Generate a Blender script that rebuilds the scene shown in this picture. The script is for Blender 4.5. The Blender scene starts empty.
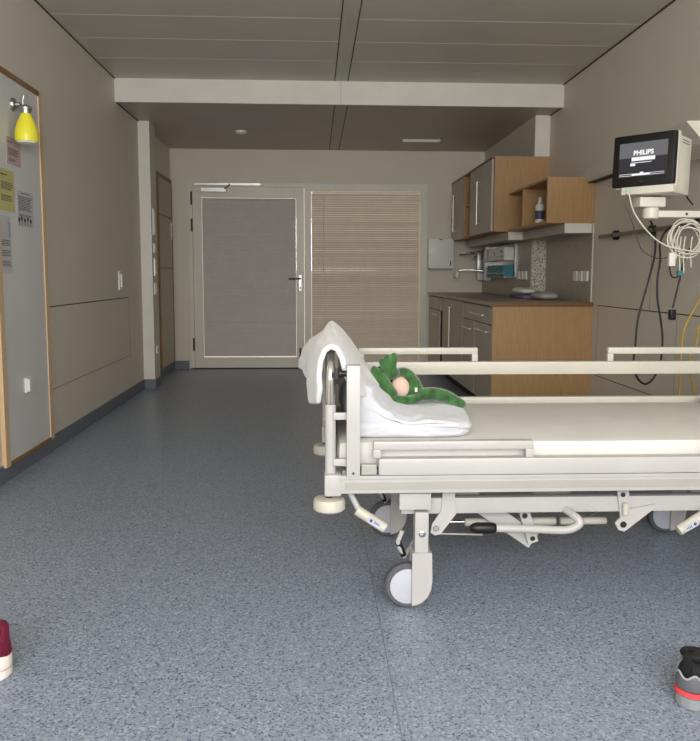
import bpy, bmesh, math, random
from mathutils import Vector, Matrix, noise
random.seed(4)
PI = math.pi
S = bpy.context.scene
C = S.collection
V = Vector

# ------------------------------------------------------------------ camera
cd = bpy.data.cameras.new('camera'); cam = bpy.data.objects.new('camera', cd); C.objects.link(cam)
cd.sensor_fit = 'HORIZONTAL'; cd.sensor_width = 36.0
cd.lens = 36.0 * 760 / 700
cd.shift_y = -(370.5 - 354.0) / 700
cd.clip_start = 0.05
cam.matrix_world = (Matrix.Translation((0, 0, 1.12)) @ Matrix.Rotation(-0.0469, 4, 'Z')
                    @ Matrix.Rotation(PI / 2 - 0.1037, 4, 'X') @ Matrix.Rotation(0.0024, 4, 'Z'))
S.camera = cam

# ------------------------------------------------------------------ world, daylight, exposure
w = bpy.data.worlds.new('daylight'); S.world = w; w.use_nodes = True
bg = w.node_tree.nodes['Background']
bg.inputs['Color'].default_value = (1.0, 0.78, 0.58, 1)
bg.inputs['Strength'].default_value = 0.85

def area(name, loc, rot, sx, sy, power, col):
    l = bpy.data.lights.new(name, 'AREA'); l.shape = 'RECTANGLE'; l.size = sx; l.size_y = sy
    l.energy = power; l.color = col
    o = bpy.data.objects.new(name, l); o.location = loc; o.rotation_euler = rot; C.objects.link(o)
    return o
# daylight entering by the big window in the wall behind the camera
area('window_daylight', (0.15, -1.75, 1.88), (PI / 2 - 0.08, 0, 0), 3.2, 1.4, 198, (0.97, 0.985, 1.0))

S.view_settings.view_transform = 'Standard'
S.view_settings.look = 'None'
S.view_settings.gamma = 1
S.view_settings.use_curve_mapping = False
S.view_settings.exposure = 0.0

# ------------------------------------------------------------------ materials
def lin(h):
    h = h.lstrip('#')
    r = []
    for i in (0, 2, 4):
        c = int(h[i:i + 2], 16) / 255
        r.append(c / 12.92 if c <= 0.04045 else ((c + 0.055) / 1.055) ** 2.4)
    return (*r, 1)

def mat(name, col, rough=0.5, metal=0.0, col2=None, scale=20, bump=0.0, bscale=None, detail=3, stretch=None, coat=0, sheen=0, spec=None):
    m = bpy.data.materials.new(name); m.use_nodes = True
    nt = m.node_tree; N = nt.nodes; L = nt.links; b = N['Principled BSDF']
    b.inputs['Roughness'].default_value = rough; b.inputs['Metallic'].default_value = metal
    if coat: b.inputs['Coat Weight'].default_value = coat
    if sheen: b.inputs['Sheen Weight'].default_value = sheen
    if spec is not None: b.inputs['Specular IOR Level'].default_value = spec
    tc = N.new('ShaderNodeTexCoord'); mp = N.new('ShaderNodeMapping'); L.new(tc.outputs['Object'], mp.inputs['Vector'])
    if stretch: mp.inputs['Scale'].default_value = stretch
    no = N.new('ShaderNodeTexNoise'); no.inputs['Scale'].default_value = scale; no.inputs['Detail'].default_value = detail
    L.new(mp.outputs[0], no.inputs['Vector'])
    c1 = lin(col)
    c2 = lin(col2) if col2 else tuple(min(1, x * 1.06) for x in c1[:3]) + (1,)
    rp = N.new('ShaderNodeValToRGB'); rp.color_ramp.elements[0].position = 0.35; rp.color_ramp.elements[1].position = 0.65
    rp.color_ramp.elements[0].color = c1; rp.color_ramp.elements[1].color = c2
    L.new(no.outputs['Fac'], rp.inputs['Fac']); L.new(rp.outputs['Color'], b.inputs['Base Color'])
    if bump:
        n2 = N.new('ShaderNodeTexNoise'); n2.inputs['Scale'].default_value = bscale or scale * 3; n2.inputs['Detail'].default_value = 4
        L.new(mp.outputs[0], n2.inputs['Vector'])
        bp = N.new('ShaderNodeBump'); bp.inputs['Strength'].default_value = bump; bp.inputs['Distance'].default_value = 0.004
        L.new(n2.outputs['Fac'], bp.inputs['Height']); L.new(bp.outputs['Normal'], b.inputs['Normal'])
    return m

def speckle_mat(name, base, dark, light, scale, rough, dthr=0.36, lthr=0.62, bump=0.0):
    m = bpy.data.materials.new(name); m.use_nodes = True
    nt = m.node_tree; N = nt.nodes; L = nt.links; b = N['Principled BSDF']
    b.inputs['Roughness'].default_value = rough
    tc = N.new('ShaderNodeTexCoord')
    def nz(s, off):
        mp = N.new('ShaderNodeMapping'); mp.inputs['Location'].default_value = (off, off * 2, 0); L.new(tc.outputs['Object'], mp.inputs['Vector'])
        n = N.new('ShaderNodeTexNoise'); n.inputs['Scale'].default_value = s; n.inputs['Detail'].default_value = 2
        L.new(mp.outputs[0], n.inputs['Vector']); return n.outputs['Fac']
    def ramp(f, a, bb):
        r = N.new('ShaderNodeMapRange'); r.inputs['From Min'].default_value = a; r.inputs['From Max'].default_value = bb
        L.new(f, r.inputs['Value']); return r.outputs['Result']
    def mix(fac, a, bb):
        x = N.new('ShaderNodeMix'); x.data_type = 'RGBA'; L.new(fac, x.inputs[0])
        if isinstance(a, tuple): x.inputs[6].default_value = a
        else: L.new(a, x.inputs[6])
        x.inputs[7].default_value = bb
        return x.outputs[2]
    c = mix(ramp(nz(scale, 0), lthr - .04, lthr + .04), lin(base), lin(light))
    c = mix(ramp(nz(scale * 1.15, 7), dthr + .04, dthr - .04), c, lin(dark))
    L.new(c, b.inputs['Base Color'])
    return m

M = {}
M['wall'] = mat('painted wall', '#d9d1c3', 0.55, col2='#d7cebf', scale=3, bump=0.05, bscale=300)
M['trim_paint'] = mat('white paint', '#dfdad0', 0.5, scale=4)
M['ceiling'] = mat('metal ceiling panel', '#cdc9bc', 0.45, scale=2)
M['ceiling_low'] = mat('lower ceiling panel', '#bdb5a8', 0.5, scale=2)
M['groove'] = mat('shadow joint', '#4a4338', 0.8)
M['lightgroove'] = mat('panel joint', '#dedacd', 0.6)
M['floor'] = speckle_mat('speckled vinyl floor', '#8d98a8', '#535d70', '#a9b3c0', 125, 0.36, 0.40, 0.57)
M['base'] = speckle_mat('cove vinyl', '#6b7079', '#474b53', '#7d828b', 120, 0.5)
M['wood'] = mat('beech veneer', '#a98356', 0.45, col2='#b38d60', scale=14, stretch=(6, 6, 0.5))
M['woodlight'] = mat('light wood edging', '#dfc09a', 0.45, col2='#d8b68c', scale=14, stretch=(6, 6, 0.6))
M['wooddark'] = mat('brown wood edging', '#8a653c', 0.5, col2='#94703f', scale=14, stretch=(1, 1, 1))
M['doorgrey'] = mat('grey laminate', '#b6aea0', 0.45, scale=5)
M['doorgap'] = mat('dark gap', '#2b241d', 0.8)
M['worktop'] = speckle_mat('grey worktop', '#a59c8f', '#847b6f', '#b8b0a4', 160, 0.4)
M['splash'] = speckle_mat('speckled splashback', '#a9a193', '#78716a', '#c4bdaf', 70, 0.4)
M['boardgrey'] = mat('smooth white panel', '#d8d7d6', 0.42, scale=2)
M['frame'] = mat('painted door frame', '#dad5c8', 0.4, scale=4)
M['slatg'] = mat('grey blind slat', '#bcb9b6', 0.5, scale=8)
M['slatb'] = mat('cream blind slat', '#cfc6b9', 0.5, scale=8)
M['alu'] = mat('brushed aluminium', '#b8b6b2', 0.35, 1.0, scale=30)
M['chrome'] = mat('chrome', '#d8d8d8', 0.09, 1.0)
M['satin'] = mat('satin steel handle', '#e4e2de', 0.35, 0.75)
M['darkmetal'] = mat('dark metal', '#4a463f', 0.4, 0.8)
M['bed'] = mat('white powder coat', '#bab7b4', 0.35, scale=6)
M['bedgrey'] = mat('grey plastic inlay', '#a9a69f', 0.4, scale=6)
M['bedcream'] = mat('cream plastic', '#c6c2b5', 0.4, scale=6)
M['mattress'] = mat('mattress cover', '#dedbd5', 0.6, scale=5, bump=0.1, bscale=14)
M['linen'] = mat('white linen', '#cecfd5', 0.8, scale=6, bump=0.35, bscale=22, sheen=0.3)
M['pillowc'] = mat('white pillow cotton', '#dbdada', 0.8, scale=6, bump=0.35, bscale=25, sheen=0.3)
M['tyre'] = mat('grey rubber tyre', '#5b5b60', 0.6)
M['wheelcover'] = mat('white wheel cover', '#c0c2ca', 0.35)
M['black'] = mat('black plastic', '#09090a', 0.45)
M['blackrub'] = mat('black rubber', '#1b1b1d', 0.55)
M['plush'] = mat('green plush', '#3d7233', 0.9, col2='#1c3f18', scale=26, bump=0.9, bscale=150, sheen=0.6)
M['plushpink'] = mat('pale pink plush', '#d9b6a8', 0.9, scale=30, bump=0.7, bscale=150, sheen=0.4)
M['monwhite'] = mat('monitor casing', '#dcd8ca', 0.4, scale=5)
M['yellow'] = mat('yellow enamel', '#f2e93c', 0.35, scale=5)
M['bulb'] = mat('frosted lamp glass', '#eeeade', 0.3)
M['paper'] = mat('white paper', '#c6c4c6', 0.7, scale=8)
M['paperpink'] = mat('pink paper', '#c4adaa', 0.7, scale=8)
M['paperyellow'] = mat('yellow paper', '#c8c283', 0.7, scale=8)
M['ink'] = mat('dark ink', '#3c3a3f', 0.7)
M['plastic'] = mat('white plastic', '#e6e3dc', 0.4, scale=6)
M['cablew'] = mat('white cable', '#d9d6c8', 0.45)
M['cabley'] = mat('yellow cable', '#b99a3c', 0.5)
M['cableg'] = mat('grey cable', '#6b665c', 0.5)
M['teal'] = mat('teal carton', '#2f7d8c', 0.5)
M['navy'] = mat('navy plastic', '#16204c', 0.4)
M['purple'] = mat('purple cloth', '#6d5f80', 0.8)
M['maroon'] = mat('maroon suede', '#6d1230', 0.8)
M['cream'] = mat('cream leather', '#efe3da', 0.5)
M['black_mesh'] = mat('black knit', '#0c0c0f', 0.75, bump=0.5, bscale=400)
M['shoegrey'] = mat('grey synthetic', '#63636a', 0.5)
M['shoeedge'] = mat('light grey piping', '#a3a3a8', 0.5)
M['shoered'] = mat('coral red rubber', '#ee4a50', 0.5)
M['solegrey'] = mat('grey foam sole', '#8d8f92', 0.6)
M['blue'] = mat('light blue plastic', '#9fb4cf', 0.45)

def emis(name, col, s):
    m = bpy.data.materials.new(name); m.use_nodes = True; b = m.node_tree.nodes['Principled BSDF']
    b.inputs['Base Color'].default_value = (0.01, 0.01, 0.01, 1); b.inputs['Roughness'].default_value = 0.3
    b.inputs['Emission Color'].default_value = lin(col); b.inputs['Emission Strength'].default_value = s
    return m
M['scrtop'] = emis('lit screen grey', '#77767a', 0.75)
M['scrlow'] = emis('lit screen dark', '#2c2b33', 0.75)
M['scrtxt'] = emis('lit screen lettering', '#ffffff', 0.95)
M['led'] = emis('green lamp', '#7fe6a0', 0.8)
gm = bpy.data.materials.new('window glass'); gm.use_nodes = True
nt = gm.node_tree; nt.nodes.clear()
o_ = nt.nodes.new('ShaderNodeOutputMaterial'); mx = nt.nodes.new('ShaderNodeMixShader'); tr = nt.nodes.new('ShaderNodeBsdfTransparent'); gl = nt.nodes.new('ShaderNodeBsdfGlossy')
gl.inputs['Roughness'].default_value = 0.03; mx.inputs[0].default_value = 0.06
nt.links.new(tr.outputs[0], mx.inputs[1]); nt.links.new(gl.outputs[0], mx.inputs[2]); nt.links.new(mx.outputs[0], o_.inputs[0])
M['glass'] = gm

# ------------------------------------------------------------------ mesh builder (world coordinates)
class MB:
    def __init__(s): s.b = bmesh.new()
    def hull(s, pts, faces):
        vs = [s.b.verts.new(p) for p in pts]
        for f in faces:
            try: s.b.faces.new([vs[i] for i in f])
            except ValueError: pass
        return vs
    def box(s, x0, x1, y0, y1, z0, z1, bev=0.0, rot=None):
        bb = bmesh.new()
        bmesh.ops.create_cube(bb, size=1)
        for v in bb.verts:
            v.co = V(((x0 + x1) / 2 + v.co.x * (x1 - x0), (y0 + y1) / 2 + v.co.y * (y1 - y0), (z0 + z1) / 2 + v.co.z * (z1 - z0)))
        if bev: bmesh.ops.bevel(bb, geom=bb.edges[:], offset=bev, segments=2, affect='EDGES', profile=0.6)
        s.merge(bb, rot); return s
    def merge(s, bb, rot=None):
        if rot is not None: bb.transform(rot)
        me = bpy.data.meshes.new('t'); bb.to_mesh(me); bb.free(); s.b.from_mesh(me); bpy.data.meshes.remove(me)
    def tube(s, pts, r, n=12, cap=True, smooth=0):
        """round tube along pts; r number or list"""
        pts = [V(p) for p in pts]
        rr = list(r) if isinstance(r, (list, tuple)) else [r] * len(pts)
        if smooth:
            P2, R2 = [], []
            for i in range(len(pts) - 1):
                p0 = pts[max(i - 1, 0)]; p1 = pts[i]; p2 = pts[i + 1]; p3 = pts[min(i + 2, len(pts) - 1)]
                for k in range(smooth):
                    t = k / smooth
                    P2.append(0.5 * ((2 * p1) + (p2 - p0) * t + (2 * p0 - 5 * p1 + 4 * p2 - p3) * t * t + (3 * p1 - p0 - 3 * p2 + p3) * t ** 3))
                    R2.append(rr[i] * (1 - t) + rr[i + 1] * t)
            P2.append(pts[-1]); R2.append(rr[-1]); pts, rr = P2, R2
        up = None; rings = []
        for i, p in enumerate(pts):
            a = pts[max(i - 1, 0)]; b = pts[min(i + 1, len(pts) - 1)]
            t = (b - a).normalized()
            if up is None:
                up = t.orthogonal().normalized()
            up = (up - t * up.dot(t)).normalized()
            sd = t.cross(up)
            rings.append([s.b.verts.new(p + (up * math.cos(2 * PI * k / n) + sd * math.sin(2 * PI * k / n)) * rr[i]) for k in range(n)])
        for a, b in zip(rings, rings[1:]):
            for k in range(n): s.b.faces.new((a[k], a[(k + 1) % n], b[(k + 1) % n], b[k]))
        if cap: s.b.faces.new(rings[0][::-1]); s.b.faces.new(rings[-1])
        return s
    def lathe(s, c, axis, prof, n=24):
        """prof: list of (distance along axis, radius)"""
        c = V(c); ax = V(axis).normalized(); u = ax.orthogonal().normalized(); w_ = ax.cross(u); rings = []
        for d, r in prof:
            rings.append([s.b.verts.new(c + ax * d + (u * math.cos(2 * PI * k / n) + w_ * math.sin(2 * PI * k / n)) * max(r, 1e-4)) for k in range(n)])
        for a, b in zip(rings, rings[1:]):
            for k in range(n): s.b.faces.new((a[k], a[(k + 1) % n], b[(k + 1) % n], b[k]))
        s.b.faces.new(rings[0][::-1]); s.b.faces.new(rings[-1])
        return s
    def cyl(s, c, axis, r, h, n=24, bev=0.0):
        pr = [(0, r), (h, r)] if not bev else [(0, r - bev), (bev, r), (h - bev, r), (h, r - bev)]
        return s.lathe(c, axis, pr, n)
    def prism(s, poly, axis, a, b):
        """poly of 2D points extruded along axis 'X','Y','Z' from a to b"""
        def P(p, t):
            return {'X': (t, p[0], p[1]), 'Y': (p[0], t, p[1]), 'Z': (p[0], p[1], t)}[axis]
        n = len(poly)
        lo = [s.b.verts.new(P(p, a)) for p in poly]; hi = [s.b.verts.new(P(p, b)) for p in poly]
        s.b.faces.new(lo); s.b.faces.new(hi[::-1])
        for k in range(n): s.b.faces.new((lo[k], hi[k], hi[(k + 1) % n], lo[(k + 1) % n]))
        return s
    def ball(s, c, r, seg=20, rot=None):
        bb = bmesh.new(); bmesh.ops.create_uvsphere(bb, u_segments=seg, v_segments=seg // 2 + 2, radius=1)
        rx, ry, rz = r if isinstance(r, (tuple, list)) else (r, r, r)
        mt = Matrix.Translation(c) @ (rot.to_4x4() if rot else Matrix.Identity(4)) @ Matrix.Diagonal((rx, ry, rz, 1))
        bb.transform(mt); s.merge(bb); return s
    def loft(s, rings, closed=True, cap=True):
        R = [[s.b.verts.new(p) for p in r] for r in rings]
        n = len(R[0])
        for a, b in zip(R, R[1:]):
            for k in range(n if closed else n - 1): s.b.faces.new((a[k], a[(k + 1) % n], b[(k + 1) % n], b[k]))
        if cap and closed: s.b.faces.new(R[0][::-1]); s.b.faces.new(R[-1])
        return s
    def jiggle(s, amp, sc, seed=0):
        for v in s.b.verts:
            v.co += V((noise.noise(v.co * sc + V((seed, 0, 0))), noise.noise(v.co * sc + V((0, seed + 9, 0))), noise.noise(v.co * sc + V((0, 0, seed + 5))))) * amp
        return s

def obj(name, mb, m, parent=None, smooth=False, xf=None, label=None):
    b = mb.b
    if xf is not None: b.transform(xf)
    bmesh.ops.recalc_face_normals(b, faces=b.faces[:])
    base = V((0, 0, 0))
    if parent is not None:
        base = wloc(parent)
    elif len(b.verts):
        xs = [v.co for v in b.verts]
        base = V(((min(v.x for v in xs) + max(v.x for v in xs)) / 2, (min(v.y for v in xs) + max(v.y for v in xs)) / 2, min(v.z for v in xs)))
    bmesh.ops.translate(b, verts=b.verts[:], vec=-base)
    me = bpy.data.meshes.new(name); b.to_mesh(me); b.free()
    me.materials.append(M[m] if isinstance(m, str) else m)
    if smooth:
        for p in me.polygons: p.use_smooth = True
        if smooth != 'all':
            me.set_sharp_from_angle(angle=math.radians(38))
    o = bpy.data.objects.new(name, me); C.objects.link(o)
    if parent is not None: o.parent = parent
    else: o.location = base
    if label: o['label'] = label
    return o

def wloc(o):
    l = V(o.location)
    while o.parent is not None:
        o = o.parent; l += V(o.location)
    return l

def thing(name, label, cat, loc, group=None):
    o = bpy.data.objects.new(name, None); C.objects.link(o); o.location = loc; o.empty_display_size = 0.05
    o['label'] = label; o['category'] = cat
    if group: o['group'] = group
    return o
def part_empty(name, parent, loc):
    o = bpy.data.objects.new(name, None); C.objects.link(o); o.parent = parent; o.location = V(loc) - wloc(parent); o.empty_display_size = 0.03
    return o
def tag(o, label, cat, group=None):
    o['label'] = label; o['category'] = cat
    if group: o['group'] = group
    return o
def struct(name, mb, m, parent=None, smooth=False):
    o = obj(name, mb, m, parent, smooth)
    if parent is None: o['kind'] = 'structure'
    return o
def struct_empty(name, loc):
    o = bpy.data.objects.new(name, None); C.objects.link(o); o.location = loc; o['kind'] = 'structure'; return o
def mods(o, sub=2, solid=None, remesh=None, smoothit=0):
    if solid:
        m = o.modifiers.new('thick', 'SOLIDIFY'); m.thickness = solid; m.offset = 0
    if remesh:
        m = o.modifiers.new('re', 'REMESH'); m.mode = 'VOXEL'; m.voxel_size = remesh; m.use_smooth_shade = True
    if smoothit:
        m = o.modifiers.new('sm', 'SMOOTH'); m.iterations = smoothit; m.factor = 0.5
    if sub:
        m = o.modifiers.new('sub', 'SUBSURF'); m.levels = sub; m.render_levels = sub
def text_mesh(body, size, mtx, depth=0.0004, font_bold=0.0):
    cu = bpy.data.curves.new('txt', 'FONT'); cu.body = body; cu.size = size; cu.align_x = 'CENTER'; cu.align_y = 'CENTER'; cu.extrude = depth
    cu.offset = font_bold
    to = bpy.data.objects.new('txt', cu); C.objects.link(to)
    dg = bpy.context.evaluated_depsgraph_get(); dg.update()
    me = bpy.data.meshes.new_from_object(to.evaluated_get(dg))
    bpy.data.objects.remove(to); bpy.data.curves.remove(cu)
    mb = MB(); mb.b.from_mesh(me); bpy.data.meshes.remove(me); mb.b.transform(mtx)
    return mb

# ------------------------------------------------------------------ room shell
XL, XR, XS, XC = -1.672, 2.155, 2.017, -1.5645
YD, YB, YC, YT = 9.088, 6.657, 7.485, 7.025
YCe = 7.74            # far side of the left pillar
YN = -1.9             # wall behind the camera
ZC1, ZB, ZC2 = 2.756, 2.563, 2.5695
struct('floor', MB().box(XL - .15, XR + .15, YN - .15, YD + .15, -0.1, 0), 'floor')
struct('trim_1', MB().box(0.2085, 0.2115, YN + .01, YD - .1, 0.0, 0.0008), mat('floor weld seam', '#737b84', 0.5))
struct('wall_left', MB().prism([(XL - .15, YN - .15), (XL, YN - .15), (XL, YC), (XC, YC), (XC, YCe), (XL, YCe), (XL, YD + .15), (XL - .15, YD + .15)], 'Z', 0, 2.9), 'wall')
struct('wall_right', MB().prism([(XR + .15, YN - .15), (XR + .15, YD + .15), (XS, YD + .15), (XS, YT), (XR, YT), (XR, YN - .15)], 'Z', 0, 2.9), 'wall')
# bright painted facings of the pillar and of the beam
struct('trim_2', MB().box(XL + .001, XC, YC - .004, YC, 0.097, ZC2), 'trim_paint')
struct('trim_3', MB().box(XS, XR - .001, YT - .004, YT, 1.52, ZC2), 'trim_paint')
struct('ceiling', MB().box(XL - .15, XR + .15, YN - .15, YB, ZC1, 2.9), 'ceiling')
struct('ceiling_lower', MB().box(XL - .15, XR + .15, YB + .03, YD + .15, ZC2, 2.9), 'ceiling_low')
struct('trim_4', MB().box(XL, XR, YB, YB + .03, ZB, ZC1 + .01, 0), 'trim_paint')   # beam front
struct('trim_5', MB().box(0.2295, 0.2315, YB - .001, YB, ZB, ZC1), 'groove')
# ceiling joints
k = 6
for x in (0.177, 0.289):
    struct('trim_%d' % k, MB().box(x - .004, x + .004, YN, YB, ZC1 - .001, ZC1 + .001), 'groove'); k += 1
    struct('trim_%d' % k, MB().box(x - .004, x + .004, YB + .03, YD, ZC2 - .001, ZC2 + .001), 'groove'); k += 1
for y in (3.2, 3.66, 4.13, 4.6, 5.08, 5.56, 6.05):
    for x0, x1 in ((XL, .172), (.294, XR)):
        struct('trim_%d' % k, MB().box(x0, x1, y - .004, y + .004, ZC1 - .0008, ZC1 + .001), 'lightgroove'); k += 1
for x, s_ in ((XL, 1), (XR, -1)):
    struct('trim_%d' % k, MB().box(min(x, x + s_ * .012), max(x, x + s_ * .008), YN, YB, ZC1 - .006, ZC1), 'groove'); k += 1
    struct('trim_%d' % k, MB().box(min(x, x + s_ * .01), max(x, x + s_ * .01), YB + .03, YC if s_ > 0 else YT, ZC2 - .006, ZC2), 'groove'); k += 1
# wall panels joints left
def groove_box(*a, m='groove'):
    global k
    struct('trim_%d' % k, MB().box(*a), m); k += 1
groove_box(XL, XL + .0015, 4.84, 6.95, .911, .918)
jm = mat('hairline joint', '#8a8278', 0.7)
M['hair'] = jm
groove_box(XL, XL + .0015, 4.84, 6.95, .386, .391, m='hair')
groove_box(XL, XL + .0015, 6.945, 6.95, .391, .911, m='hair')
# right
groove_box(XR - .0015, XR, 1.0, 5.70, .890, .897)
groove_box(XR - .0015, XR, 1.0, 5.70, .355, .360)
for y in (5.69, 4.42, 3.2):
    groove_box(XR - .0015, XR, y, y + .004, .36, .89, m='hair')
groove_box(XR - .0015, XR, 4.80, 4.803, .897, 1.82, m='hair')
groove_box(XR - .006, XR, 5.835, 5.85, 0.0, 1.83, m='trim_paint')
# rear wall with the big window that lights the room
mb = MB(); mb.box(XL, XR, YN - .15, YN, 0, 1.1); mb.box(XL, XR, YN - .15, YN, 2.6, ZC1)
mb.box(XL, -1.5, YN - .15, YN, 1.1, 2.6); mb.box(1.8, XR, YN - .15, YN, 1.1, 2.6)
struct('wall_rear', mb, 'wall')
mb = MB(); mb.box(-1.5, 1.8, YN - .1, YN - .04, 1.1, 1.16); mb.box(-1.5, 1.8, YN - .1, YN - .04, 2.54, 2.6)
for x in (-1.5, -.43, .67, 1.74): mb.box(x, x + .06, YN - .1, YN - .04, 1.16, 2.54)
wr = struct('window_2', mb, 'frame'); obj('pane', MB().box(-1.44, 1.74, YN - .075, YN - .069, 1.16, 2.54), 'glass', wr)
# baseboards
struct('baseboard_left', MB().box(XL, XL + .008, YN, YC, 0, .097, .002), 'base')
mb = MB(); mb.prism([(XL, YC - .012), (XC + .008, YC - .012), (XC + .008, YCe), (XC, YCe), (XC, YC), (XL, YC)], 'Z', 0, .097)
struct('baseboard_pillar', mb, 'base')
struct('baseboard_recess', MB().box(XL, XL + .008, YCe, YD, 0, .097, .002), 'base')
struct('baseboard_back', MB().box(XL, -1.49, YD - .008, YD, 0, .097, .002), 'base')
struct('baseboard_right', MB().box(XR - .008, XR, YN, 5.82, 0, .097, .002), 'base')
# back wall with opening for door and window
FX0, FX1, FZ = -1.47, 1.34, 2.185
mb = MB(); mb.box(XL, FX0, YD, YD + .15, 0, 2.9); mb.box(FX1, XS + .01, YD, YD + .15, 0, 2.9); mb.box(FX0, FX1, YD, YD + .15, FZ, 2.9)
struct('wall_back', mb, 'wall')

# ------------------------------------------------------------------ window_1 : frame fields right of the door
w1 = struct_empty('window_1', (.62, YD, .0))
mb = MB()
mb.box(-.114, -.035, YD - .006, YD + .09, 0, 2.105, .002); mb.box(-.114, FX1, YD - .006, YD + .09, 2.1055, FZ, .002)
mb.box(1.262, FX1, YD - .006, YD + .09, 0, 2.105, .002); mb.box(-.035, 1.262, YD - .006, YD + .09, 0, .03, .002)
obj('window_frame', mb, 'frame', w1)
obj('pane', MB().box(-.035, 1.262, YD + .075, YD + .081, .03, 2.105), 'glass', w1)
# blind, inside the frame
bl = thing('venetian_blind', 'closed cream venetian blind filling the tall window right of the glazed door', 'blind', (.61, YD + .03, .04))
def slats(x0, x1, y, z0, z1, pitch, w_, tilt):
    mb = MB(); n = int((z1 - z0) / pitch); rnd = random.Random(11)
    for i in range(n):
        z = z0 + (i + .5) * (z1 - z0) / n; t = tilt + math.radians(rnd.uniform(-5, 4)); up = []
        for q in (-1, -.4, .4, 1):          # curved slat section
            a = q * w_ / 2; c_ = .0022 * (1 - q * q)
            up.append((y + a * math.cos(t) - c_ * math.sin(t), z + a * math.sin(t) + c_ * math.cos(t)))
        mb.loft([[(x0, yy, zz) for yy, zz in up], [(x1, yy, zz) for yy, zz in up]], closed=False, cap=False)
    return mb
o = obj('slats', slats(-.029, 1.256, YD + .03, .06, 2.072, .0262, .0290, math.radians(60)), 'slatb', bl)
m_ = o.modifiers.new('thick', 'SOLIDIFY'); m_.thickness = .0008
obj('headrail', MB().box(-.02, 1.252, YD + .015, YD + .045, 2.076, 2.097, .002), mat('cream rail', '#e6d6c4', .4), bl)
obj('bottom_rail', MB().box(-.018, 1.25, YD + .018, YD + .042, .038, .06, .002), 'slatb', bl)
for x in (.13, 1.11, .60):
    obj('cord', MB().tube([(x, YD + .012, 2.08), (x, YD + .012, .06)], .0016, 6), mat('blind cord', '#d8cfc0', .6), bl)
obj('tilt_wand', MB().tube([(.11, YD + .004, 2.07), (.11, YD + .002, 1.15)], .0032, 8), mat('clear wand', '#cfc8ba', .3), bl)

# ------------------------------------------------------------------ door_1 : wide glazed door
d1 = struct_empty('door_1', (-.79, YD, 0))
mb = MB()
mb.box(FX0, -1.425, YD - .006, YD + .09, 0, 2.14, .002); mb.box(FX0, -.115, YD - .006, YD + .09, 2.14, FZ, .002)
obj('door_frame', mb, 'frame', d1)
lf = MB(); ly0, ly1 = YD - .012, YD + .045
lf.box(-1.418, -1.318, ly0, ly1, .012, 2.132, .003); lf.box(-.212, -.122, ly0, ly1, .012, 2.132, .003)
lf.box(-1.318, -.212, ly0, ly1, .012, .135, .003); lf.box(-1.318, -.212, ly0, ly1, 2.018, 2.132, .003)
leaf = obj('door_leaf', lf, 'frame', d1)
obj('pane', MB().box(-1.318, -.212, YD + .034, YD + .04, .135, 2.018), 'glass', d1)
o = obj('blind_slats', slats(-1.3125, -.2175, YD + .018, .150, 2.010, .0262, .0310, math.radians(70)), 'slatg', d1)
m_ = o.modifiers.new('thick', 'SOLIDIFY'); m_.thickness = .0008
obj('blind_cord', MB().tube([(-.35, YD + .004, 2.0), (-.35, YD + .004, .5)], .0014, 6), 'slatg', d1)
for z in (1.93, 1.62, .22):
    obj('hinge', MB().cyl((-1.43, YD - .02, z), (0, 0, 1), .011, .15, 12, .002), 'darkmetal', d1)
obj('threshold', MB().box(FX0, -.115, YD - .01, YD + .06, 0, .010), 'doorgap', d1)
hd = MB(); hd.box(-.185, -.150, ly0 - .008, ly0, .93, 1.12, .003)
hpl = obj('handle_plate', hd, 'alu', d1)
hd = MB(); hd.tube([(-.167, ly0 - .006, 1.075), (-.167, ly0 - .05, 1.075), (-.20, ly0 - .055, 1.075), (-.30, ly0 - .052, 1.072)], .010, 12)
obj('door_handle', hd, 'darkmetal', d1, True)
obj('lock_cylinder', MB().cyl((-.167, ly0 - .008, .965), (0, -1, 0), .011, .012, 16), 'darkmetal', d1, True)
fb = MB(); fb.box(-.180, -.160, ly0 - .012, ly0, .05, .22, .003); fb.cyl((-.17, ly0 - .02, .20), (0, 0, 1), .012, .05, 12)
obj('floor_bolt', fb, 'darkmetal', d1)
dc = thing('door_closer', 'slim aluminium door closer with slide rail at the top of the glazed door', 'door closer', (-1.1, YD - .03, 2.09))
obj('slide_rail', MB().box(-1.40, -.62, YD - .035, YD - .0065, 2.150, 2.185, .004), 'alu', dc)
obj('closer_body', MB().box(-1.32, -1.02, YD - .055, YD - .0125, 2.075, 2.128, .005), 'alu', dc)
ar = MB(); ar.tube([(-1.04, YD - .06, 2.11), (-1.0, YD - .065, 2.14), (-.98, YD - .04, 2.165)], .007, 8)
obj('arm', ar, 'darkmetal', dc)

# ------------------------------------------------------------------ built-in cupboard at the far left recess
cb = thing('wall_cupboard', 'narrow full height cupboard framed in brown wood in the far left recess', 'cupboard', (XL, 8.67, .1))
mb = MB(); mb.box(XL, XL + .018, 8.28, 8.315, .10, 2.205); mb.box(XL, XL + .018, 9.04, 9.075, .10, 2.205)
mb.box(XL, XL + .018, 8.315, 9.04, 2.17, 2.205); 
obj('frame', mb, 'wooddark', cb)
for i, (z0, z1) in enumerate(((.10, 1.185), (1.20, 1.755), (1.775, 2.168))):
    obj('door', MB().box(XL, XL + .014, 8.32, 9.035, z0, z1, .002), mat('beige laminate', '#b3a48e', .5) if i == 0 else M['beige'], cb) if i else None
    if i == 0:
        M['beige'] = mat('beige laminate', '#bcae99', .5)
        obj('door', MB().box(XL, XL + .014, 8.32, 9.035, z0, z1, .002), 'beige', cb)
obj('rail', MB().box(XL, XL + .016, 8.315, 9.04, 1.185, 1.20), 'wooddark', cb)
obj('rail', MB().box(XL, XL + .016, 8.315, 9.04, 1.755, 1.775), 'wooddark', cb)
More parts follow.
